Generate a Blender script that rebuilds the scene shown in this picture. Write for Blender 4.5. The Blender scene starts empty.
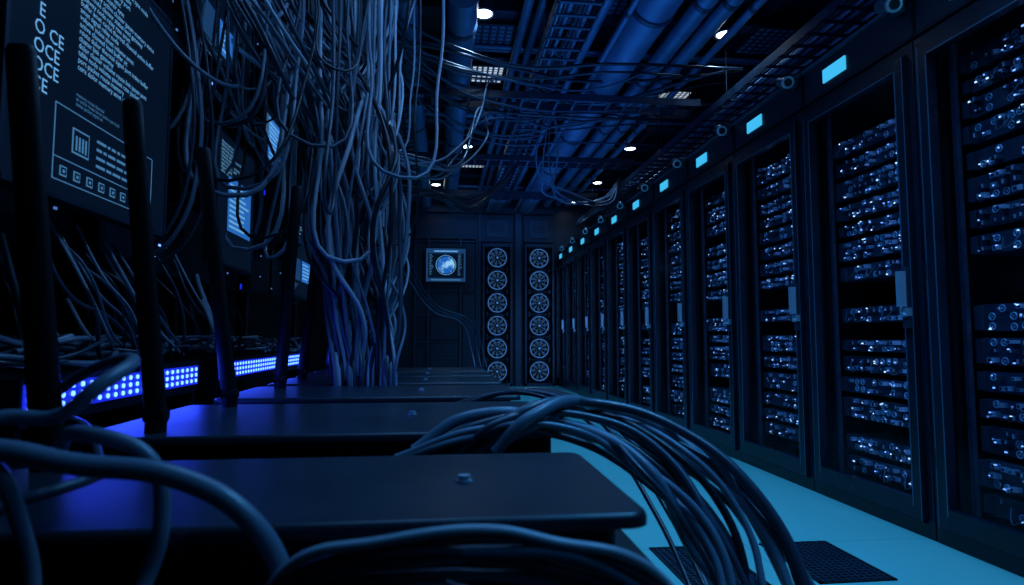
import bpy, math, random
from mathutils import Vector, Matrix
random.seed(11)
sc=bpy.context.scene
COL=sc.collection
R=random.uniform

# ---------------- materials ----------------
def mat(name,col,rough=.4,metal=0.0,emit=None,es=0,noise=0,nscale=20,spec=.5,bump=0,sample=True):
    m=bpy.data.materials.new(name); m.use_nodes=True
    nt=m.node_tree; b=nt.nodes['Principled BSDF']
    b.inputs['Base Color'].default_value=(*col,1)
    b.inputs['Roughness'].default_value=rough
    b.inputs['Metallic'].default_value=metal
    b.inputs['Specular IOR Level'].default_value=spec
    if noise or bump:
        tc=nt.nodes.new('ShaderNodeTexCoord'); n=nt.nodes.new('ShaderNodeTexNoise')
        n.inputs['Scale'].default_value=nscale; n.inputs['Detail'].default_value=5
        nt.links.new(tc.outputs['Object'],n.inputs['Vector'])
        if noise:
            r=nt.nodes.new('ShaderNodeValToRGB')
            r.color_ramp.elements[0].position=.3; r.color_ramp.elements[1].position=.7
            r.color_ramp.elements[0].color=(*[c*(1-noise) for c in col],1)
            r.color_ramp.elements[1].color=(*[min(1,c*(1+noise)) for c in col],1)
            nt.links.new(n.outputs['Fac'],r.inputs['Fac']); nt.links.new(r.outputs['Color'],b.inputs['Base Color'])
            mr=nt.nodes.new('ShaderNodeMapRange')
            mr.inputs['To Min'].default_value=rough*.85; mr.inputs['To Max'].default_value=min(1,rough*1.2)
            nt.links.new(n.outputs['Fac'],mr.inputs['Value']); nt.links.new(mr.outputs['Result'],b.inputs['Roughness'])
        if bump:
            bp=nt.nodes.new('ShaderNodeBump'); bp.inputs['Strength'].default_value=bump; bp.inputs['Distance'].default_value=.01
            nt.links.new(n.outputs['Fac'],bp.inputs['Height']); nt.links.new(bp.outputs['Normal'],b.inputs['Normal'])
    if emit:
        b.inputs['Emission Color'].default_value=(*emit,1); b.inputs['Emission Strength'].default_value=es
        if not sample: m.cycles.emission_sampling='NONE'
    return m
M_black=mat('black_metal',(.008,.012,.020),.38,.2,noise=.3,nscale=8,spec=.35)
M_frame=mat('rack_frame_metal',(.006,.012,.022),.28,.0,noise=.2,nscale=6,spec=.3)
M_rhead=mat('rack_header_panel',(.014,.024,.040),.32,.0,noise=.25,nscale=5,spec=.35)
M_edge=mat('rack_edge_trim',(.09,.14,.21),.3,.4)
M_cam=mat('camera_housing',(.06,.09,.13),.35,.2)
M_header=mat('brushed_steel_dark',(.03,.05,.08),.36,.4,noise=.2,nscale=6)
M_dark=mat('dark_interior',(.003,.005,.009),.7,spec=.15)
M_unit=mat('server_face',(.022,.036,.062),.4,.3,noise=.3)
M_port=mat('port_metal',(.33,.43,.58),.32,.5)
M_led=mat('led_blue',(.02,.05,.2),.4,emit=(.16,.38,1),es=2.0,sample=False)
M_led2=mat('led_pale',(.1,.2,.3),.4,emit=(.44,.68,1),es=2.0,sample=False)
M_led3=mat('led_dim',(.05,.1,.2),.4,emit=(.08,.2,.6),es=.8,sample=False)
M_violet=mat('led_violet',(.02,.02,.3),.4,emit=(.010,.03,1),es=.7)
M_violetdot=mat('led_violet_dot',(.1,.2,.6),.4,emit=(.12,.31,1),es=3.2,sample=False)
M_red=mat('led_red',(.3,.02,.02),.4,emit=(1,.06,.05),es=1,sample=False)
M_label=mat('rack_label_cyan',(.05,.3,.4),.4,emit=(.05,.50,.86),es=1.0)
M_silver=mat('silver_metal',(.5,.62,.75),.3,.6)
M_slab=mat('router_lid',(.011,.023,.036),.34,.1,noise=.15,nscale=5,spec=.45)
M_slabb=mat('router_body',(.004,.006,.009),.55,spec=.3)
M_ant=mat('antenna_plastic',(.003,.005,.008),.42,spec=.25)
M_scr=mat('screen_glass',(.002,.003,.006),.4,emit=(.0012,.005,.015),es=1,spec=.06)
M_txt=mat('screen_text',(.1,.3,.5),.5,emit=(.13,.36,.62),es=1.0,sample=False)
M_txt2=mat('screen_text_dim',(.05,.1,.2),.5,emit=(.05,.17,.33),es=.9,sample=False)
M_pane=mat('screen_panel_blue',(.02,.1,.2),.5,emit=(.02,.14,.5),es=.9,sample=False)
M_paned=mat('screen_panel_dim',(.01,.04,.1),.5,emit=(.01,.05,.14),es=.8,sample=False)
M_pipe=mat('pipe_paint',(.11,.20,.31),.36,.3,noise=.25,nscale=4)
M_beam=mat('ceiling_beam',(.018,.03,.05),.5,.3,noise=.2,nscale=4)
M_panel=mat('wall_panel_metal',(.018,.032,.052),.4,.3,noise=.2,nscale=3)
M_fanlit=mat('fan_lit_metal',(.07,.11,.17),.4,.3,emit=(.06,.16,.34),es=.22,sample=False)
M_fanrim=mat('fan_rim_led',(.1,.2,.4),.4,emit=(.07,.24,.62),es=.8,sample=False)
M_lamp=mat('lamp_face',(.8,.9,1),.4,emit=(.80,.93,1),es=12)
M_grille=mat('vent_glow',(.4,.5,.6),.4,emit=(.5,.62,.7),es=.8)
M_cb=[mat('cable_black',(.009,.014,.022),.30),
      mat('cable_navy',(.040,.058,.09),.30),
      mat('cable_slate',(.13,.18,.25),.32),
      mat('cable_grey',(.36,.44,.53),.35)]
M_glass=bpy.data.materials.new('door_glass'); M_glass.use_nodes=True
nt=M_glass.node_tree; nt.nodes.clear()
o=nt.nodes.new('ShaderNodeOutputMaterial'); mx=nt.nodes.new('ShaderNodeMixShader'); tr=nt.nodes.new('ShaderNodeBsdfTransparent'); gl=nt.nodes.new('ShaderNodeBsdfGlossy')
tr.inputs[0].default_value=(.85,.9,.97,1); gl.inputs['Roughness'].default_value=.12; gl.inputs['Color'].default_value=(.7,.8,1,1)
mx.inputs[0].default_value=.02
nt.links.new(tr.outputs[0],mx.inputs[1]); nt.links.new(gl.outputs[0],mx.inputs[2]); nt.links.new(mx.outputs[0],o.inputs[0])
M_floor=bpy.data.materials.new('floor_tiles'); M_floor.use_nodes=True
nt=M_floor.node_tree; b=nt.nodes['Principled BSDF']
tc=nt.nodes.new('ShaderNodeTexCoord'); br=nt.nodes.new('ShaderNodeTexBrick')
br.offset=0; br.inputs['Scale'].default_value=1; br.inputs['Brick Width'].default_value=1.2; br.inputs['Row Height'].default_value=1.2
br.inputs['Mortar Size'].default_value=.003; br.inputs['Color1'].default_value=(.24,.58,.50,1); br.inputs['Color2'].default_value=(.23,.56,.49,1); br.inputs['Mortar'].default_value=(.17,.42,.40,1)
nt.links.new(tc.outputs['Object'],br.inputs['Vector']); nt.links.new(br.outputs['Color'],b.inputs['Base Color'])
b.inputs['Roughness'].default_value=.2
M_globe=bpy.data.materials.new('globe_graphic'); M_globe.use_nodes=True
nt=M_globe.node_tree; b=nt.nodes['Principled BSDF']
tc=nt.nodes.new('ShaderNodeTexCoord'); n=nt.nodes.new('ShaderNodeTexNoise'); n.inputs['Scale'].default_value=9
r=nt.nodes.new('ShaderNodeValToRGB'); r.color_ramp.elements[0].position=.45; r.color_ramp.elements[1].position=.62
r.color_ramp.elements[0].color=(.01,.12,.5,1); r.color_ramp.elements[1].color=(.3,.65,.95,1)
nt.links.new(tc.outputs['Object'],n.inputs['Vector']); nt.links.new(n.outputs['Fac'],r.inputs['Fac']); nt.links.new(r.outputs['Color'],b.inputs['Emission Color'])
b.inputs['Emission Strength'].default_value=.9; b.inputs['Base Color'].default_value=(.02,.05,.1,1)

# ---------------- mesh builder ----------------
class MB:
    def __init__(s): s.v=[];s.f=[];s.m=[];s.mats=[];s.sm=[]
    def mi(s,m):
        if m not in s.mats: s.mats.append(m)
        return s.mats.index(m)
    def add(s,vs,fs,m,smooth=False):
        b=len(s.v); s.v+= [tuple(v) for v in vs]; i=s.mi(m)
        for f in fs: s.f.append(tuple(b+k for k in f)); s.m.append(i); s.sm.append(smooth)
    def box(s,x0,x1,y0,y1,z0,z1,m):
        s.add([(x0,y0,z0),(x1,y0,z0),(x1,y1,z0),(x0,y1,z0),(x0,y0,z1),(x1,y0,z1),(x1,y1,z1),(x0,y1,z1)],
              [(0,3,2,1),(4,5,6,7),(0,1,5,4),(1,2,6,5),(2,3,7,6),(3,0,4,7)],m)
    def cbox(s,c,d,m): s.box(c[0]-d[0]/2,c[0]+d[0]/2,c[1]-d[1]/2,c[1]+d[1]/2,c[2]-d[2]/2,c[2]+d[2]/2,m)
    def cyl(s,p,q,r,m,seg=16,r2=None,smooth=True,cap=True):
        p=Vector(p);q=Vector(q); r2=r if r2 is None else r2
        z=(q-p).normalized(); a=Vector((0,0,1)) if abs(z.z)<.9 else Vector((1,0,0))
        x=z.cross(a).normalized(); y=z.cross(x)
        vs=[];
        for k in range(seg):
            t=2*math.pi*k/seg; d=x*math.cos(t)+y*math.sin(t); vs.append(p+d*r)
        for k in range(seg):
            t=2*math.pi*k/seg; d=x*math.cos(t)+y*math.sin(t); vs.append(q+d*r2)
        s.add(vs,[(k,k+seg,(k+1)%seg+seg,(k+1)%seg) for k in range(seg)],m,smooth)
        if cap:
            s.add(vs[:seg],[tuple(range(seg))],m); s.add(vs[seg:],[tuple(reversed(range(seg)))],m)
    def torus(s,c,ax,R1,r1,m,S=28,T=8):
        c=Vector(c); z=Vector(ax).normalized(); a=Vector((0,0,1)) if abs(z.z)<.9 else Vector((1,0,0))
        x=z.cross(a).normalized(); y=z.cross(x); vs=[]
        for i in range(S):
            t=2*math.pi*i/S; d=x*math.cos(t)+y*math.sin(t)
            for j in range(T):
                u=2*math.pi*j/T; vs.append(c+d*(R1+r1*math.cos(u))+z*r1*math.sin(u))
        s.add(vs,[(i*T+j,((i+1)%S)*T+j,((i+1)%S)*T+(j+1)%T,i*T+(j+1)%T) for i in range(S) for j in range(T)],m,True)
    def mesh(s,name):
        me=bpy.data.meshes.new(name); me.from_pydata(s.v,[],s.f)
        for m in s.mats: me.materials.append(m)
        me.polygons.foreach_set('material_index',s.m); me.polygons.foreach_set('use_smooth',s.sm)
        me.update(); return me
    def obj(s,name,loc=(0,0,0),parent=None,bevel=0):
        o=bpy.data.objects.new(name,s.mesh(name)); COL.objects.link(o); o.location=loc
        if parent: o.parent=parent
        if bevel:
            bm=o.modifiers.new('bevel','BEVEL'); bm.width=bevel; bm.segments=3; bm.limit_method='ANGLE'
        return o
def empty(name,loc=(0,0,0)):
    e=bpy.data.objects.new(name,None); COL.objects.link(e); e.location=loc; e.empty_display_size=.1; return e
def cables(name,lst,parent=None,res=8):
    cu=bpy.data.curves.new(name,'CURVE'); cu.dimensions='3D'; cu.bevel_depth=1.0; cu.bevel_resolution=3; cu.resolution_u=res
    cu.use_fill_caps=True
    for m in M_cb: cu.materials.append(m)
    for pts,r,mi in lst:
        sp=cu.splines.new('BEZIER'); sp.bezier_points.add(len(pts)-1); sp.material_index=mi
        for bp,p in zip(sp.bezier_points,pts):
            bp.co=p; bp.handle_left_type='AUTO'; bp.handle_right_type='AUTO'; bp.radius=r
    o=bpy.data.objects.new(name,cu); COL.objects.link(o)
    if parent: o.parent=parent
    return o

# ---------------- room shell ----------------
XL,XR,YB,YF,ZC=-1.7,3.05,10.6,-1.6,3.45
m=MB(); m.box(XL,XR,YF,YB,-.05,0,M_floor); m.obj('floor')
m=MB(); m.box(XL,XR,YF,YB,ZC,ZC+.05,M_beam); m.obj('ceiling')
m=MB(); m.box(XL-.06,XL,YF,YB,0,ZC,M_dark); m.obj('wall_left')
m=MB(); m.box(XR,XR+.06,YF,YB,0,ZC,M_dark); m.obj('wall_right')
m=MB(); m.box(XL,XR,YF-.06,YF,0,ZC,M_dark); m.obj('wall_front')
m=MB(); m.box(XL,XR,YB,YB+.06,0,ZC,M_panel)
m.obj('wall_back')

m=MB()
def bp(x0,x1,z0,z1,d=.04,mt=M_panel): m.box(x0,x1,YB-d,YB-.001,z0,z1,mt)
bp(-.45,.62,.0,.12,.08); bp(-.45,.62,2.5,2.85,.07)
for x in (-.45,-.22,.32,.60): bp(x-.02,x+.02,.12,2.5,.07,M_header)
for z in (.75,1.2,1.62,2.46): bp(-.43,.58,z-.012,z+.012,.06,M_header)
bp(-.18,.28,.16,.72,.05); bp(-.18,.28,.79,1.17,.05); bp(.36,.57,.2,1.55,.05)
for k in range(6): bp(-.12,.22,.24+k*.07,.27+k*.07,.06,M_header)
for x0,x1 in ((.66,1.22),(1.4,1.92)):
    bp(x0,x1,2.46,2.92,.07); bp(x0+.1,x1-.1,2.54,2.84,.09,M_header)
    m.box(x0+.15,x1-.15,YB-.095,YB-.09,2.62,2.76,M_panel)
bp(1.25,1.36,.0,2.95,.1,M_header); bp(.62,.66,0,2.95,.1,M_header); bp(-.45,1.92,2.95,3.05,.12)
m.obj('equipment_wall_panels',bevel=.004)
def fan_column(x):
    e=empty('fan_tower',(x,YB-.02,0))
    m=MB(); w=.25
    m.box(-w,-w+.03,-.16,-.0,.0,2.36,M_header); m.box(w-.03,w,-.16,0,.0,2.36,M_header)
    m.box(-w,w,-.16,0,2.36,2.42,M_header); m.box(-w,w,-.16,0,0,.05,M_header); m.box(-w,w,-.03,0,.05,2.36,M_dark)
    for i in range(6):
        z=.25+i*.385
        m.torus((0,-.13,z),(0,1,0),.172,.014,M_header); m.torus((0,-.13,z),(0,1,0),.10,.004,M_port,24,6); m.torus((0,-.13,z),(0,1,0),.155,.005,M_fanrim,28,6)
        m.cyl((0,-.14,z),(0,-.06,z),.04,M_header,14)
        m.cyl((0,-.145,z),(0,-.14,z),.016,M_fanrim,10)
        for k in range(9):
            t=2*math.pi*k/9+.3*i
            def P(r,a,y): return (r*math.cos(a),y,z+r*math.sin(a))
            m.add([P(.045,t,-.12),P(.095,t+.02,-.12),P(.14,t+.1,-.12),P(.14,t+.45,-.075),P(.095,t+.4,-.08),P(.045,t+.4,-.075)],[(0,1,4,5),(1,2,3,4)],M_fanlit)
        for sx in (-1,1):
            for sz in (-1,1): m.cyl((sx*.17,-.14,z+sz*.165),(sx*.17,-.03,z+sz*.165),.014,M_header,8)
        m.box(-w+.03,w-.03,-.1,-.09,z+.187,z+.198,M_header)
    m.obj('fans',parent=e)
fan_column(.94); fan_column(1.66)
e=empty('wall_monitor',(.07,YB-.08,2.04))
m=MB(); m.box(-.36,.36,-.05,.0,-.31,.31,M_black); m.box(-.33,.33,-.054,-.05,-.28,.28,M_paned)
m.box(-.30,.30,-.0545,-.054,-.22,.2,M_scr)
for k in range(14):
    z=.17-k*.026; m.box(-.28,-.28+R(.03,.07),-.057,-.055,z,z+.008,M_txt2); m.box(.2,.2+R(.03,.07),-.057,-.055,z,z+.008,M_txt2)
m.box(-.2,.2,-.057,-.055,.225,.245,M_txt); m.box(-.25,.25,-.057,-.055,-.26,-.24,M_txt2)
m.obj('screen',parent=e)
m=MB(); m.cyl((0,-.055,0),(0,-.0615,0),.145,M_globe,32); m.torus((0,-.06,0),(0,1,0),.165,.004,M_txt,32,6); m.obj('globe',parent=e)

# ---------------- server racks ----------------
def rack_mesh(seed):
    rnd=random.Random(seed); m=MB(); W=.812; U=rnd.uniform
    m.box(.0,.95,0,.018,.0,2.08,M_dark); m.box(.0,.95,W-.018,W,.0,2.08,M_dark)
    m.box(.93,.95,.018,W-.018,.0,2.08,M_dark); m.box(0.002,.95,0,W,2.08,2.30,M_rhead); m.box(.01,.95,.018,W-.018,0,.1,M_frame)
    m.box(-.012,.002,.004,W-.004,2.095,2.11,M_black); m.box(-.016,.002,.004,W-.004,2.283,2.30,M_edge)
    m.box(-.006,.002,.0,.006,2.08,2.30,M_black)
    m.box(-.012,.03,0,.032,0,2.08,M_frame); m.box(-.012,.03,W-.032,W,0,2.08,M_frame); m.box(-.012,.03,.032,W-.032,2.04,2.08,M_frame); m.box(-.012,.03,.032,W-.032,0,.06,M_frame)
    y0,y1,z0,z1=.038,W-.038,.07,2.03
    t=.05
    m.box(-.034,.006,y0,y0+t,z0,z1,M_frame); m.box(-.034,.006,y1-t,y1,z0,z1,M_frame)
    m.box(-.034,.006,y0+t,y1-t,z1-t,z1,M_frame); m.box(-.034,.006,y0+t,y1-t,z0,z0+t+.03,M_frame)
    m.box(-.036,-.034,y0+t-.006,y0+t,z0+t,z1-t,M_edge); m.box(-.036,-.034,y1-t,y1-t+.005,z0+t,z1-t,M_edge)
    m.box(-.036,-.034,y0,y0+.004,z0,z1,M_edge); m.box(-.036,-.034,y1-.004,y1,z0,z1,M_edge)
    m.box(-.036,-.034,y0+t,y1-t,z1-t,z1-t+.005,M_edge)
    m.add([(-.01,y0+t,z0+t),(-.01,y1-t,z0+t),(-.01,y1-t,z1-t),(-.01,y0+t,z1-t)],[(0,1,2,3)],M_glass)
    for y in (.095,W-.115):
        m.box(.06,.08,y,y+.02,.1,2.06,M_unit)
        z=.14
        while z<2.0: m.box(.058,.06,y+.006,y+.014,z,z+.01,M_header); z+=.045
    m.box(-.05,-.034,y0+.008,y0+.042,.86,1.12,M_header)
    m.box(-.08,-.05,y0+.014,y0+.036,.95,1.10,M_silver); m.box(-.06,-.034,y0+.004,y0+.046,.91,.945,M_silver)
    m.cyl((-.066,y0+.025,.915),(-.034,y0+.025,.915),.010,M_silver,12)
    for z in (.3,1.05,1.8): m.cyl((-.03,W-.034,z),(-.03,W-.034,z+.08),.009,M_black,8)
    m.box(-.006,0.002,.45,.63,2.16,2.23,M_label)
    z=.14; ya,yb=.12,W-.12
    while z<1.92:
        h=rnd.choice([.085,.105,.105,.13])
        if .98<z<1.09: z+=.11; continue
        if rnd.random()<.10: z+=.06; continue
        xf=.10+U(0,.02)
        m.box(xf,.8,ya,yb,z,z+h-.026,M_unit)
        m.box(xf-.015,xf,ya-.012,ya+.02,z+.005,z+h-.03,M_header); m.box(xf-.015,xf,yb-.02,yb+.012,z+.005,z+h-.03,M_header)
        rows=2 if h<.12 else 3
        n=rnd.choice([11,12,14]); st=(yb-ya-.07)/n; kind=rnd.random()
        dens=U(.6,1)
        for r_ in range(rows):
            zz=z+(h-.026)*(r_+.5)/rows
            for k in range(n):
                yy=ya+.035+st*(k+.5)
                if rnd.random()<dens:
                    d=U(.006,.035); pw=st*U(.5,.85); ph=U(.012,.021); zj=U(-.004,.004)
                    rr=rnd.random()
                    if rr<.30:
                        m.torus((xf-.004,yy,zz+zj),(1,0,0),.013,.0028,M_port,12,5); m.cyl((xf-.006,yy,zz+zj),(xf,yy,zz+zj),.005,M_port,8); d=.004
                    else:
                        mt=M_port if rr<.60 else M_header
                        m.cbox((xf-d/2,yy,zz+zj),(d,pw,ph),mt)
                        m.cbox((xf-d-.001,yy,zz+zj),(.003,pw*.6,ph*.55),M_dark)
                        m.cbox((xf-d-.004,yy-pw*.3,zz+zj),(.006,pw*.12,ph*.8),M_port)
                    for q_ in range(2):
                        q=rnd.random()
                        if q<.32:
                            ml=M_led2 if q<.10 else (M_led if q<.22 else M_led3)
                            m.cbox((xf-d-.006,yy+U(-.012,.012),zz+U(-.011,.011)),(.003,U(.004,.011),U(.003,.006)),ml)
        if kind<.3:
            for k in range(rnd.randint(1,3)):
                ya_=U(ya+.05,yb-.1); L=U(.04,.14); pz=z+h*.5; pr=None
                for j in range(9):
                    s_=j/8; p=(xf-.02-.03*math.sin(math.pi*s_),ya_+L*s_,pz-.05*math.sin(math.pi*s_))
                    if pr: m.cyl(pr,p,.003,M_header,5,cap=False)
                    pr=p
        z+=h
    return m.mesh('server_rack')
variants=[rack_mesh(s) for s in (1,2,3,4)]
def area(name,loc,rot,sx,sy,e,col,parent=None,spread=180):
    l=bpy.data.lights.new(name,'AREA'); l.shape='RECTANGLE'; l.size=sx; l.size_y=sy; l.energy=e; l.color=col; l.spread=math.radians(spread)
    o=bpy.data.objects.new(name,l); COL.objects.link(o); o.location=loc; o.rotation_euler=[math.radians(a) for a in rot]
    if parent: o.parent=parent
    return o
for k in range(-2,10):
    o=bpy.data.objects.new('server_rack',variants[k%4]); COL.objects.link(o); o.location=(2.0,2.354+.82*k,0)
    a=area('rack_interior_fill',(.03,.06,1.05),(0,0,0),.03,1.8,1.8,(.17,.43,1),o)  # added fill light without a fixture, brightens the server hardware
    d=Vector((.25,1,0)).normalized(); a.rotation_euler=Matrix((Vector((0,0,1)).cross(-d),Vector((0,0,1)),-d)).transposed().to_euler()
    m=MB(); m.box(-.01,.012,-.03,.03,-.03,.03,M_cam); m.cyl((-.01,0,0),(-.05,0,.0),.012,M_cam,10)
    m.cyl((-.05,.035,.02),(-.07,-.06,-.025),.03,M_cam,16); m.cyl((-.07,-.06,-.025),(-.073,-.075,-.031),.034,M_silver,16); m.cyl((-.0735,-.076,-.0315),(-.074,-.079,-.0325),.022,M_black,12)
    m.box(-.03,.03,-.02,.03,.03,.045,M_cam)
    m.obj('security_camera',(-.016,.07,2.27),parent=o)

# ---------------- floor vents ----------------
def vent(x,y):
    m=MB(); w=.14; h=.2
    m.box(-w,w,-h,-h+.012,0,.006,M_black); m.box(-w,w,h-.012,h,0,.006,M_black); m.box(-w,-w+.012,-h,h,0,.006,M_black); m.box(w-.012,w,-h,h,0,.006,M_black)
    m.box(-w,w,-h,h,0,.0015,M_dark)
    for k in range(1,12): t=-w+2*w*k/12; m.box(t-.003,t+.003,-h,h,.0015,.0055,M_header)
    for k in range(1,17): t=-h+2*h*k/17; m.box(-w,w,t-.003,t+.003,.0015,.005,M_header)
    m.obj('floor_vent_grille',(x,y,.0))
vent(1.40,2.2); vent(.95,2.2)

# ---------------- bench and routers ----------------
m=MB(); m.box(XL+.02,.33,.2,4.75,.42,.47,M_slabb)
for x in (-1.5,.25):
    for y in (.3,1.8,3.3,4.65): m.box(x-.03,x+.03,y-.03,y+.03,0,.42,M_black)
m.box(XL+.02,.30,.25,4.7,.12,.15,M_slabb); m.box(.29,.31,.25,4.7,.15,.42,M_slabb)
m.obj('workbench')
def rounded(m,x0,x1,y0,y1,z0,z1,rad,ch,mt,seg=6):
    def ring(ins,z):
        a0,a1,b0,b1=x0+ins,x1-ins,y0+ins,y1-ins; r=max(rad-ins,.002); out=[]
        for cx,cy,t0 in ((a1-r,b1-r,0),(a0+r,b1-r,90),(a0+r,b0+r,180),(a1-r,b0+r,270)):
            for k in range(seg+1):
                t=math.radians(t0+90*k/seg); out.append((cx+r*math.cos(t),cy+r*math.sin(t),z))
        return out
    rs=[ring(0,z0),ring(0,z1-ch),ring(ch*.3,z1-ch*.3),ring(ch,z1)]; n=len(rs[0]); vs=sum(rs,[])
    fs=[]
    for q in range(3):
        for k in range(n): fs.append((q*n+k,q*n+(k+1)%n,(q+1)*n+(k+1)%n,(q+1)*n+k))
    m.add(vs,fs,mt,True); m.add(rs[3],[tuple(range(n))],mt); m.add(rs[0],[tuple(reversed(range(n)))],mt)
def antenna(m,b,t,w):
    w*=.86
    x,y,z0=b
    m.cyl((x,y,z0-.002),(x,y,z0+.03),w*.55,M_ant,14)
    m.cyl((x-w*.55,y,z0+.04),(x+w*.55,y,z0+.04),w*.42,M_ant,14)
    n=12; rings=[]
    for k in range(n+1):
        s=k/n; zz=z0+.03+(t[2]-z0-.03)*s; ww=w*(.60-.04*s); tt=w*.34*(1-.1*s)
        if k==n: ww*=.8; tt*=.6
        if k==n-1: zz=t[2]-.012; s=(zz-z0-.03)/(t[2]-z0-.03)
        cx=x+(t[0]-x)*s; cy=y+(t[1]-y)*s
        rings.append([(cx+ww*math.cos(2*math.pi*j/16),cy+tt*math.sin(2*math.pi*j/16),zz) for j in range(16)])
    vs=sum(rings,[]); fs=[(k*16+j,k*16+(j+1)%16,(k+1)*16+(j+1)%16,(k+1)*16+j) for k in range(n) for j in range(16)]
    m.add(vs,fs,M_ant,True); m.add(rings[-1],[tuple(range(16))],M_ant)
slabs=[(.77,1.20,.266,[((-.655,1.14,.6),(-.735,1.14,1.33),.052)]),
 (1.47,2.16,.305,[((-.66,1.55,.6),(-.745,1.55,1.39),.050),((-.67,2.09,.6),(-.78,2.09,1.44),.05)]),
 (2.36,2.92,.305,[((-.69,2.8,.6),(-.64,2.8,1.49),.052)]),
 (3.06,3.52,.305,[((-.726,3.4,.6),(-.64,3.4,1.55),.052)]),
 (3.64,4.04,.305,[((-.68,3.95,.6),(-.60,3.95,1.55),.05)]),
 (4.14,4.62,.305,[((-.60,4.5,.6),(-.53,4.5,1.5),.05)])]
for i,(y0,y1,xr,ants) in enumerate(slabs):
    e=empty('wireless_router',(0,0,0))
    m=MB(); rounded(m,-.82,xr,y0,y1,.582,.60,.03,.008,M_slab); m.obj('lid',parent=e)
    m=MB(); rounded(m,-.80,xr-.035,y0+.025,y1-.01,.485,.582,.03,.004,M_slabb)
    for fx in (-.7,.2):
        for fy in (y0+.06,y1-.06): m.cyl((fx,fy,.4705),(fx,fy,.486),.02,M_slabb,12)
    for k in range(26): m.box(-.7+k*.03,-.685+k*.03,y0+.022,y0+.026,.51,.555,M_black)
    m.obj('body',parent=e)
    m=MB(); bx=.037 if i==0 else -.08; by=y0+.20 if i==0 else y0+.5*(y1-y0)
    m.cyl((bx,by,.6),(bx,by,.6025),.0125,M_silver,20); m.cyl((bx,by,.6025),(bx,by,.610),.0095,M_silver,20)
    m.obj('button',parent=e)
    m=MB()
    for b_,t_,w_ in ants: antenna(m,b_,t_,w_)
    m.obj('antennas',parent=e)

# ---------------- left equipment wall ----------------
m=MB()
for y in (.4,1.3,2.55,3.85,5.1): 
    m.box(-1.2,-1.15,y-.025,y+.025,.47,3.3,M_black); m.box(-1.6,-1.55,y-.025,y+.025,.47,3.3,M_black)
for z in (.70,1.08,2.0,2.5,3.1): m.box(-1.62,-1.06 if z==.70 else -1.14,.4,5.1,z,z+.02,M_black)
for z in (1.12,2.05,2.55):
    y=.5
    while y<4.9:
        w=R(.25,.5); h=R(.15,.35); m.box(-1.6,-1.22+R(-.04,.04),y,y+w,z+.0,z+h,M_unit)
        for q in range(10):
            if random.random()<.35: 
                yy=y+R(.03,w-.03); zz=z+R(.03,h-.03); m.box(-1.18,-1.175,yy,yy+.012,zz,zz+.008,random.choice([M_led3,M_led,M_led3]))
        y+=w+.04
m.obj('equipment_shelving')
LOR="lorem ipsum dolor sit amet node link status active packet rate core sync gateway route table buffer port signal channel cache memory load thermal relay cluster volume index".split()
def text(body,size,loc,parent,mt,sp=1.0,off=0):
    c=bpy.data.curves.new('screen_text','FONT'); c.body=body; c.size=size; c.space_line=sp; c.materials.append(mt); c.resolution_u=2; c.offset=off
    o=bpy.data.objects.new('screen_text',c); COL.objects.link(o); o.parent=parent; o.location=loc; o.rotation_euler=(math.pi/2,0,math.pi/2); return o
def paraw(n,wmin,wmax):
    out=[]
    for _ in range(n):
        L=random.randint(wmin,wmax); s=""
        while True:
            w=random.choice(LOR)
            if len(s)+len(w)+1>L: break
            s+=(" " if s else "")+w
        out.append(s)
    return "\n".join(out)
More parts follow.
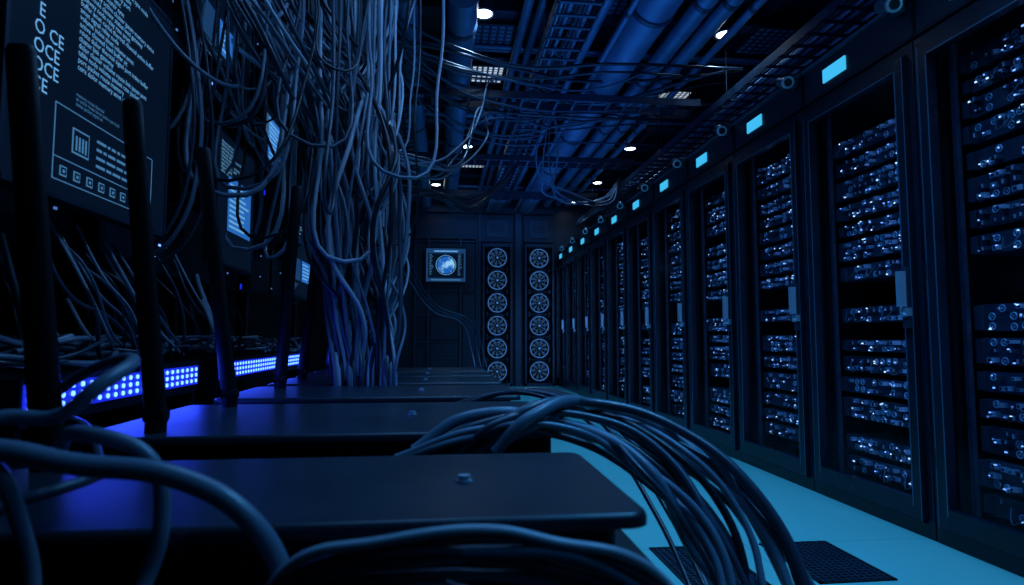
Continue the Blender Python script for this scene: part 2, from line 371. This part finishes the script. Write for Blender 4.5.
def monitor(yc,zc,w,h,kind,rz=0):
    e=empty('wall_display',(-1.0,yc,zc)); e.rotation_euler=(0,0,rz)
    m=MB(); m.box(-.05,.0,-w/2,w/2,-h/2,h/2,M_black); o=m.obj('housing',parent=e,bevel=.01)
    m=MB(); t=.014
    m.box(0,.006,-w/2,w/2,-h/2,-h/2+t,M_header); m.box(0,.006,-w/2,w/2,h/2-t,h/2,M_header); m.box(0,.006,-w/2,-w/2+t,-h/2,h/2,M_header); m.box(0,.006,w/2-t,w/2,-h/2,h/2,M_header)
    m.box(0,.002,-w/2+t,w/2-t,-h/2+t,h/2-t,M_scr)
    m.box(-.17,-.05,-.05,.05,-.05,.05,M_black)
    if kind==0:
        ya=-w/2+.20; yb=w/2-.12; zb=-h/2+.05; zt=zb+.20
        for zz in (zb,zb+.06,zt): m.box(.002,.003,ya,yb,zz,zz+.0025,M_txt2)
        for yy in (ya,yb): m.box(.002,.003,yy,yy+.003,zb,zt,M_txt2)
        for k in range(8):
            y=ya+.03+k*.062; m.box(.003,.004,y,y+.030,zb+.015,zb+.042,M_txt2); m.box(.0042,.005,y+.004,y+.026,zb+.019,zb+.038,M_scr); m.box(.005,.0055,y+.010,y+.02,zb+.024,zb+.032,M_txt2)
        m.box(.002,.003,ya+.08,ya+.16,zb+.09,zb+.16,M_txt2); m.box(.0032,.004,ya+.085,ya+.155,zb+.095,zb+.155,M_scr)
        for k in range(4): m.box(.0042,.005,ya+.093+k*.015,ya+.10+k*.015,zb+.10,zb+.14,M_txt2)
        for k in range(4):
            y=ya+.2
            while y<yb-.03:
                L=R(.01,.05); m.box(.002,.003,y,min(y+L,yb-.02),zb+.082+k*.024,zb+.090+k*.024,M_txt2); y+=L+.01
        m.cyl((.004,-w/2+.12,-h/2+.14),(.008,-w/2+.12,-h/2+.14),.004,M_red,10)
    if kind==1:
        m.box(.002,.003,-.12,w/2-.06,-.14,.12,M_pane)
        for k in range(9): m.box(.0035,.004,-.10,w/2-.08-R(0,.1),-.12+k*.025,-.11+k*.025,M_txt)
    if kind==2:
        m.box(.002,.003,.02,w/2-.06,-.2,-.05,M_pane); m.box(.002,.003,-w/2+.06,-.02,-.2,-.05,M_paned)
        for k in range(5): m.box(.0035,.004,.04,w/2-.08-R(0,.08),-.18+k*.025,-.17+k*.025,M_txt)
    m.obj('screen',parent=e)
    if kind==0:
        text(" E\nO CE\nOCE\nOCE\nCE",.052,(.004,-w/2+.10,.04),e,M_txt,.9,0)
        text("  O\n  O\nCE O\n  O",.052,(.004,-w/2+.10,.30),e,M_txt,.9,0)
        text(paraw(20,24,50),.0225,(.004,-w/2+.285,h/2-.04),e,M_txt,.90,0)
        text(paraw(3,14,40),.015,(.004,-w/2+.285,-h/2+.30),e,M_txt2,.9)
    else:
        text(paraw(9,14,40),.020,(.004,-w/2+.05,h/2-.06),e,M_txt,.85,0)
        if kind==2: text(paraw(4,14,36),.018,(.004,-w/2+.05,-.22),e,M_txt2,.9)
monitor(1.92,1.58,.86,.80,0)
monitor(3.12,1.46,.56,.62,1)
monitor(4.55,1.42,.70,.64,2)
monitor(2.80,2.30,.5,.5,2)
monitor(3.75,1.98,.45,.34,1)
def ledstrip(y0,y1):
    e=empty('led_light_bar',(-1.0,0,0))
    m=MB(); m.box(-.06,0,y0,y1,.60,.72,M_black); m.box(0,.003,y0+.01,y1-.01,.63,.705,M_violet)
    n=int((y1-y0-.02)/.045)
    for k in range(n):
        for j in range(3): m.cyl((.003,y0+.03+k*.045,.645+j*.023),(.007,y0+.03+k*.045,.645+j*.023),.0072,M_violetdot,8)
    m.box(-.05,-.01,y0,y0+.03,.47,.6,M_black); m.box(-.05,-.01,y1-.03,y1,.47,.6,M_black)
    m.obj('bar',parent=e)
ledstrip(1.62,2.72); ledstrip(2.95,4.6)
m=MB()
for y,z in ((3.9,1.85),(3.95,1.72),(4.0,1.9),(2.5,1.35),(1.55,1.0),(1.62,.98),(3.55,1.1)):
    m.box(-1.12,-1.1,y-.015,y+.015,z-.02,z+.02,M_black); m.box(-1.1,-1.096,y-.01,y+.01,z-.014,z+.014,M_violet)
m.obj('status_light_modules')

# ---------------- cables ----------------
C=[]
def mi(): return random.choices([0,1,2,3],[.22,.27,.32,.19])[0]
for k in range(62):
    x0=R(-1.25,-.14); y0=R(2.4,4.0); q=R(-1,1); w=R(-1,1); q2=q+R(-.9,.9)
    yb=3.1+w*.2
    p=[(x0,y0,R(2.95,3.2)),(-.46+(x0+.5)*.78+R(-.06,.06),y0*.5+1.55+R(-.1,.1),R(2.3,2.6)),
       (-.43+q*.19+R(-.07,.07),yb,R(1.7,2.0)),(-.41+q2*.14+R(-.06,.06),yb+R(-.08,.08),R(1.15,1.45)),
       (-.37+q*.14+R(-.06,.06),yb*.5+1.5,R(.82,.95)),(-.35+q*.14,2.99+R(-.03,.03),.66),(-.35+q*.14,2.99+R(-.02,.02),.5)]
    C.append((p,R(.006,.012),mi()))
for k in range(46):
    x0=R(-1.05,-.3); y0=R(2.5,3.6); z0=R(2.2,2.9); d=R(-.5,.4); dep=R(.4,1.3)
    C.append(([(x0,y0,z0+.3),(x0+.02,y0,z0-dep*.4),(x0+d*.5,y0+R(-.15,.15),z0-dep),(x0+d,y0+.1,z0-dep*.4),(x0+d*1.05,y0+.15,z0+.35)],R(.005,.011),mi()))
for k in range(9):
    x0=R(-.38,-.24)
    C.append(([(x0,3.3,R(1.6,2.2)),(x0+.06,3.25,R(1.3,1.5)),(x0+R(.0,.10),3.2,R(.95,1.2)),(x0-.04,3.05,R(.75,.85)),(x0-.06,2.99,.5)],R(.004,.008),random.choice([2,3])))
cables('hanging_cable_bundle',C)
C=[]
for k in range(22):
    y1=R(1.8,2.5); z1=R(2.4,2.9); x1=R(-1.12,-.9)
    C.append(([(x1,y1,z1+.3),(x1+.06,y1+.1,z1-.1),(R(-.85,-.65),R(2.4,2.8),R(2.0,2.3)),(R(-.58,-.45),R(2.9,3.1),R(1.5,1.8)),(R(-.54,-.40),3.0,R(.9,1.2)),(R(-.5,-.36),2.99,.63),(R(-.5,-.36),2.99,.5)],R(.005,.010),mi()))
for k in range(6):
    y1=R(2.0,3.2); a=R(.5,1.0)
    C.append(([(-1.13,y1,R(1.95,2.6)),(-.95,y1+a*.2,R(1.8,2.0)),(-.85,y1+a*.6,R(1.6,1.85)),(-1.0,y1+a,R(1.9,2.3)),(-1.12,y1+a,2.6)],R(.005,.008),mi()))
for k in range(4):
    y1=R(2.1,2.4)
    C.append(([(-1.1,y1,2.9),(-1.0,y1+.1,2.3),(-.93,y1+.15,1.9),(-.92,y1+.2,1.5),(-1.0,y1+.2,1.2),(-1.13,y1+.2,1.08)],R(.005,.007),random.choice([1,2])))
cables('shelf_cable_drape',C)
C=[]
for k in range(90):
    y=R(.7,4.0); x=R(-1.45,-1.04); z=.735
    pts=[]; n=random.randint(4,6); L=R(.4,1.1)
    for j in range(n):
        s=j/(n-1); pts.append((min(-.99,max(-1.5,x+R(-.15,.15))),y+L*s,z+R(0,.09)))
    if random.random()<.3: pts=[(pts[0][0]-.05,pts[0][1]-.05,R(.9,1.1))]+pts
    C.append((pts,R(.005,.010),mi()))
cables('bench_cable_tangle',C)
C=[]
for k in range(22):
    y=R(1.2,3.4); L=R(.1,.5)
    C.append(([(-1.12,y,R(1.05,1.2)),(-1.05,y+.03,R(.95,1.05)),(-1.03,y+L*.5,R(.82,.92)),(-1.06,y+L,R(.76,.80)),(-1.12,y+L+.15,.75)],R(.004,.007),mi()))
cables('display_cable_swags',C)
C=[([(-.75,.55,.66),(-.514,.80,.726),(-.449,.80,.728),(-.406,.8,.763),(-.40,.86,.785),(-.50,1.0,.78),(-.75,1.3,.70),(-.95,1.6,.60)],.009,2),
   ([(-.70,1.0,.63),(-.52,.9,.66),(-.381,.75,.711),(-.324,.75,.683),(-.309,.75,.616),(-.324,.74,.54),(-.33,.68,.485)],.009,2),
   ([(-.75,.72,.70),(-.45,.70,.705),(-.381,.70,.69),(-.272,.70,.672),(-.20,.70,.627),(-.158,.70,.55),(-.14,.68,.49)],.0115,2),
   ([(-.6,.8,.68),(-.45,.70,.685),(-.425,.70,.63),(-.41,.70,.56),(-.4,.66,.49)],.008,2),
   ([(-.9,1.5,.62),(-.7,1.3,.66),(-.5,1.0,.63),(-.42,.82,.65),(-.50,.72,.62),(-.6,.66,.5)],.007,1)]
cables('foreground_patch_cables',C,res=16)
C=[]
for k in range(19):
    s=R(0,1); q=R(-1,1); e_=R(0,.05); j=lambda a:R(-a,a); up=R(-.03,.04)
    C.append(([(-.10+.22*s,1.34+.04*q,.57+e_*.3),(.06+.14*s+j(.04),1.35+.05*q,.612+e_),(.28+.12*s+j(.04),1.34+.2*s+j(.06),.60+e_+up*.5),(.41+.16*s+j(.03),1.25+.2*s+j(.06),.53+e_+up),(.48+.22*s+j(.04),1.17+.15*s,.40+e_+up),(.51+.25*s+j(.04),1.08+.15*s,.24+e_),(.54+.26*s,1.02+.15*s,.08),(.50+.3*s,.85+.2*s,.02)],R(.006,.013),random.choice([0,1,1,1,2,2])))
for k in range(7):
    s=R(0,1)
    C.append(([(.0+.1*s,2.26,.57),(.22,2.25,.62),(.38+.08*s,2.15,.60+.02*s),(.51+.12*s,1.95,.50),(.60+.12*s,1.75,.32),(.64+.12*s,1.5,.12),(.66+.1*s,1.3,.02)],R(.006,.009),random.choice([0,0,1])))
cables('bench_edge_cables',C,res=16)
C=[]
for k in range(15):
    s=k/14; j=lambda a:R(-a,a)
    C.append(([(-.22+j(.03),.67-.05*s,.50+R(0,.03)),(-.13+j(.01),.63,.600-.08*s+j(.006)),(-.04+j(.02),.61,.632-.11*s+j(.008)),(.05,.60,.640-.14*s+j(.008)),(.12+.02*s+j(.01),.60,.630-.15*s+j(.008)),(.18+j(.01),.60,.605-.14*s),(.24,.61,.56-.12*s+j(.01)),(.36+R(0,.03),.63,.42-.1*s),(.42,.65,.2),(.45,.66,.02)],R(.0045,.0075),random.choice([1,2,2,3])))
cables('front_cable_loops',C,res=16)
C=[]
for k in range(16):
    y=R(4.2,6.0); z=R(2.72,3.0); sag=R(.05,.2); xe=R(1.6,2.8)
    C.append(([(-.5,R(3.2,4.2),R(2.6,3.0)),(.1,y-.2,z-sag*.5),(.6,y,z-sag+R(0,.1)),(1.2,y+R(-.2,.4),z-sag*.3),(xe,y+R(-.3,.6),z+.1)],R(.007,.013),random.choice([0,0,1,1])))
for k in range(6):
    x=R(.3,.7); y=R(4.8,5.6)
    C.append(([(-.38,3.3,R(1.75,1.9)),(-.15,3.5,R(1.72,1.85)),(.10,4.1,R(1.95,2.1)),(.3+R(-.05,.05),4.7,R(2.35,2.6)),(x,y,R(2.7,2.9)),(x+.1,y+.5,3.1)],R(.007,.011),random.choice([1,2,2])))
for k in range(7):
    C.append(([(-.40,3.5,R(1.5,1.7)),(-.05,4.2,R(1.75,1.85)),(.25,5.0,R(1.85,2.0)),(.6,5.8,R(2.2,2.4)),(.8,6.3,R(2.6,2.9))],R(.007,.011),random.choice([0,1,2])))
for k in range(5):
    C.append(([(1.0,5.5,3.1),(R(.9,1.3),6.2,R(2.5,2.8)),(R(1.2,1.7),7.0,R(2.4,2.6)),(R(1.9,2.1),7.5,R(2.5,2.6)),(2.3,7.8,2.9)],R(.007,.011),random.choice([0,1])))
cables('ceiling_cable_run',C)
C=[]
for k in range(3):
    C.append(([(-.25,4.2,1.25+.08*k),(-.05,4.4,1.0+.03*k),(.15+.04*k,4.5,.92),(.22+.04*k,4.5,.72),(.24+.04*k,4.4,.61)],.004,random.choice([1,2])))
cables('loose_cable_ends',C)

# ---------------- ceiling services ----------------
def pipe(x,z,r,y0=2.2,y1=10.4,name='ceiling_pipe',mt=M_pipe):
    m=MB(); m.cyl((x,y0,z),(x,y1,z),r,mt,28)
    y=y0+.4
    while y<y1: 
        m.cyl((x,y,z),(x,y+.05,z),r*1.07,M_header,28); m.box(x-.01,x+.01,y+.015,y+.035,z+r,ZC,M_black); y+=1.3
    return m.obj(name)
pipe(-.28,3.1,.10); pipe(.13,3.12,.11,4.0); pipe(1.42,3.08,.15); pipe(-.75,3.15,.12); pipe(1.78,3.12,.07); pipe(1.98,3.14,.06); pipe(1.12,3.16,.05)
pipe(.60,3.2,.035); pipe(.70,3.2,.03); pipe(2.14,3.1,.03); pipe(1.24,3.0,.02)
m=MB()
y=3.0
while y<10.4:
    m.box(XL,XR,y-.05,y+.05,3.32,3.45,M_beam); m.box(XL,XR,y-.07,y+.07,3.30,3.32,M_header); y+=.8
for x in (-1.2,.35,1.05,2.55): m.box(x-.03,x+.03,1.5,10.5,3.36,3.45,M_beam)
y=3.4
while y<10.2:
    m.cyl((XL,y,3.24),(XR,y,3.24),.018,M_pipe,10); m.cyl((XL,y+.08,3.25),(XR,y+.08,3.25),.012,M_pipe,10); y+=1.6
m.obj('ceiling_joists')
def tray(x,z,w,y0,y1):
    m=MB(); m.box(x-w/2,x-w/2+.012,y0,y1,z,z+.07,M_header); m.box(x+w/2-.012,x+w/2,y0,y1,z,z+.07,M_header)
    y=y0
    while y<y1: m.box(x-w/2,x+w/2,y,y+.025,z,z+.012,M_header); y+=.16
    y=y0+.2
    while y<y1:
        for s in (-1,1): m.cyl((x+s*w/2,y,z+.03),(x+s*w/2,y,ZC),.005,M_black,6)
        y+=1.5
    e=m.obj('cable_tray')
    C=[]
    for k in range(int(w*45)):
        xx=x+R(-w/2+.03,w/2-.03); C.append(([(xx,y0+.05,z+.03),(xx+R(-.02,.02),(y0*2+y1)/3,z+R(.02,.06)),(xx+R(-.03,.03),(y0+2*y1)/3,z+R(.02,.06)),(xx,y1,z+.03)],R(.007,.012),mi()))
    cables('cables',C,parent=e)
tray(.86,2.92,.30,2.4,10.4); tray(2.5,2.75,.4,1.5,10.4); tray(-.5,3.0,.4,1.8,10)
def xtray(y,z,x0,x1):
    m=MB()
    for yy in (y-.12,y+.12): m.box(x0,x1,yy-.006,yy+.006,z,z+.06,M_header)
    x=x0
    while x<x1: m.box(x,x+.02,y-.12,y+.12,z,z+.01,M_header); x+=.15
    for x in (x0+.1,x1-.1): m.cyl((x,y-.12,z),(x,y-.12,ZC),.005,M_black,6)
    m.obj('cross_cable_tray')
xtray(5.1,2.80,-1.0,2.2); xtray(6.9,2.80,-1.0,2.2); xtray(8.6,2.80,-1.0,2.2)
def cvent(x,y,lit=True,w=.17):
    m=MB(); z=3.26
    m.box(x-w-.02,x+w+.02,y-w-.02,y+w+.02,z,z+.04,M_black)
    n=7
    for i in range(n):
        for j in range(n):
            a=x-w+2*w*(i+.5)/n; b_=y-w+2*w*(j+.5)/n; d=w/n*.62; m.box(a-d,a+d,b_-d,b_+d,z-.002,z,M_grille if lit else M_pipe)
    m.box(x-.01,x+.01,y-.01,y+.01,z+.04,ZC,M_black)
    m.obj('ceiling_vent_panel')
cvent(.38,5.6); cvent(2.3,5.95); cvent(.44,8.6)
for (x,y) in ((.30,3.6),(1.12,4.2),(2.4,3.5),(2.7,4.7),(.4,4.9)):
    cvent(x,y,False,.22)
def spot(x,y,z,e):
    em=empty('ceiling_downlight',(x,y,z))
    m=MB(); m.cyl((0,0,.10),(0,0,.0),.065,M_header,28,r2=.085); m.torus((0,0,0),(0,0,1),.08,.012,M_header); m.cyl((0,0,.002),(0,0,-.004),.062,M_lamp,28); m.cyl((0,0,.1),(0,0,ZC-z),.012,M_black,8)
    m.obj('fixture',parent=em)
    l=bpy.data.lights.new('downlight','SPOT'); l.energy=e; l.color=(.26,.56,1); l.spot_size=2.2; l.spot_blend=.8; l.shadow_soft_size=.06
    o=bpy.data.objects.new('downlight',l); COL.objects.link(o); o.parent=em; o.location=(0,0,-.03)
for x,y,z,e_ in ((.29,4.4,3.2,42),(2.2,4.5,3.2,34),(2.30,7.3,3.15,34),(2.32,9.0,3.15,30),(2.2,10.1,3.1,12),(.3,7.6,3.2,16),(1.5,1.2,3.3,40),(-.1,9.6,3.2,8)):
    spot(x,y,z,e_)

# ---------------- lights ----------------
area('aisle_light',(1.2,5.5,2.62),(0,0,0),.5,8,48,(.02,.38,1),spread=105)
area('aisle_light_near',(1.1,1.0,2.7),(0,0,0),.7,2,14,(.03,.38,1),spread=125)
area('uplight',(1.1,5.5,2.3),(180,0,0),1.2,7,20,(.03,.2,1))
area('bench_light',(-.1,2.1,2.95),(0,0,0),.8,2.4,16,(.13,.42,1))
area('bundle_light',(.7,2.6,2.6),(0,62,0),.3,.3,6,(.22,.48,1))
area('violet_bench_glow',(-.96,2.2,.70),(0,-70,0),.06,.9,2.2,(.02,.05,1))
area('violet_bench_glow_far',(-.96,3.7,.70),(0,-70,0),.06,1.3,1.6,(.02,.05,1))
area('back_wall_wash',(1.0,9.3,2.9),(50,0,0),2,.3,4,(.06,.3,1))

w=bpy.data.worlds.new('room_ambient'); sc.world=w; w.use_nodes=True
w.node_tree.nodes['Background'].inputs[0].default_value=(.01,.04,.12,1); w.node_tree.nodes['Background'].inputs[1].default_value=.3
try:
    sc.view_settings.view_transform='Standard'
except Exception as ex: print(ex)

# ---------------- camera ----------------
cd=bpy.data.cameras.new('camera'); cam=bpy.data.objects.new('camera',cd); COL.objects.link(cam); sc.camera=cam
cd.sensor_width=36; cd.lens=36*620/1024; cd.clip_start=.02
cam.location=(0,0,.82); cam.rotation_euler=(math.radians(90+4.15),0,math.radians(-6.5))
cd.dof.use_dof=True; cd.dof.focus_distance=3.5; cd.dof.aperture_fstop=4
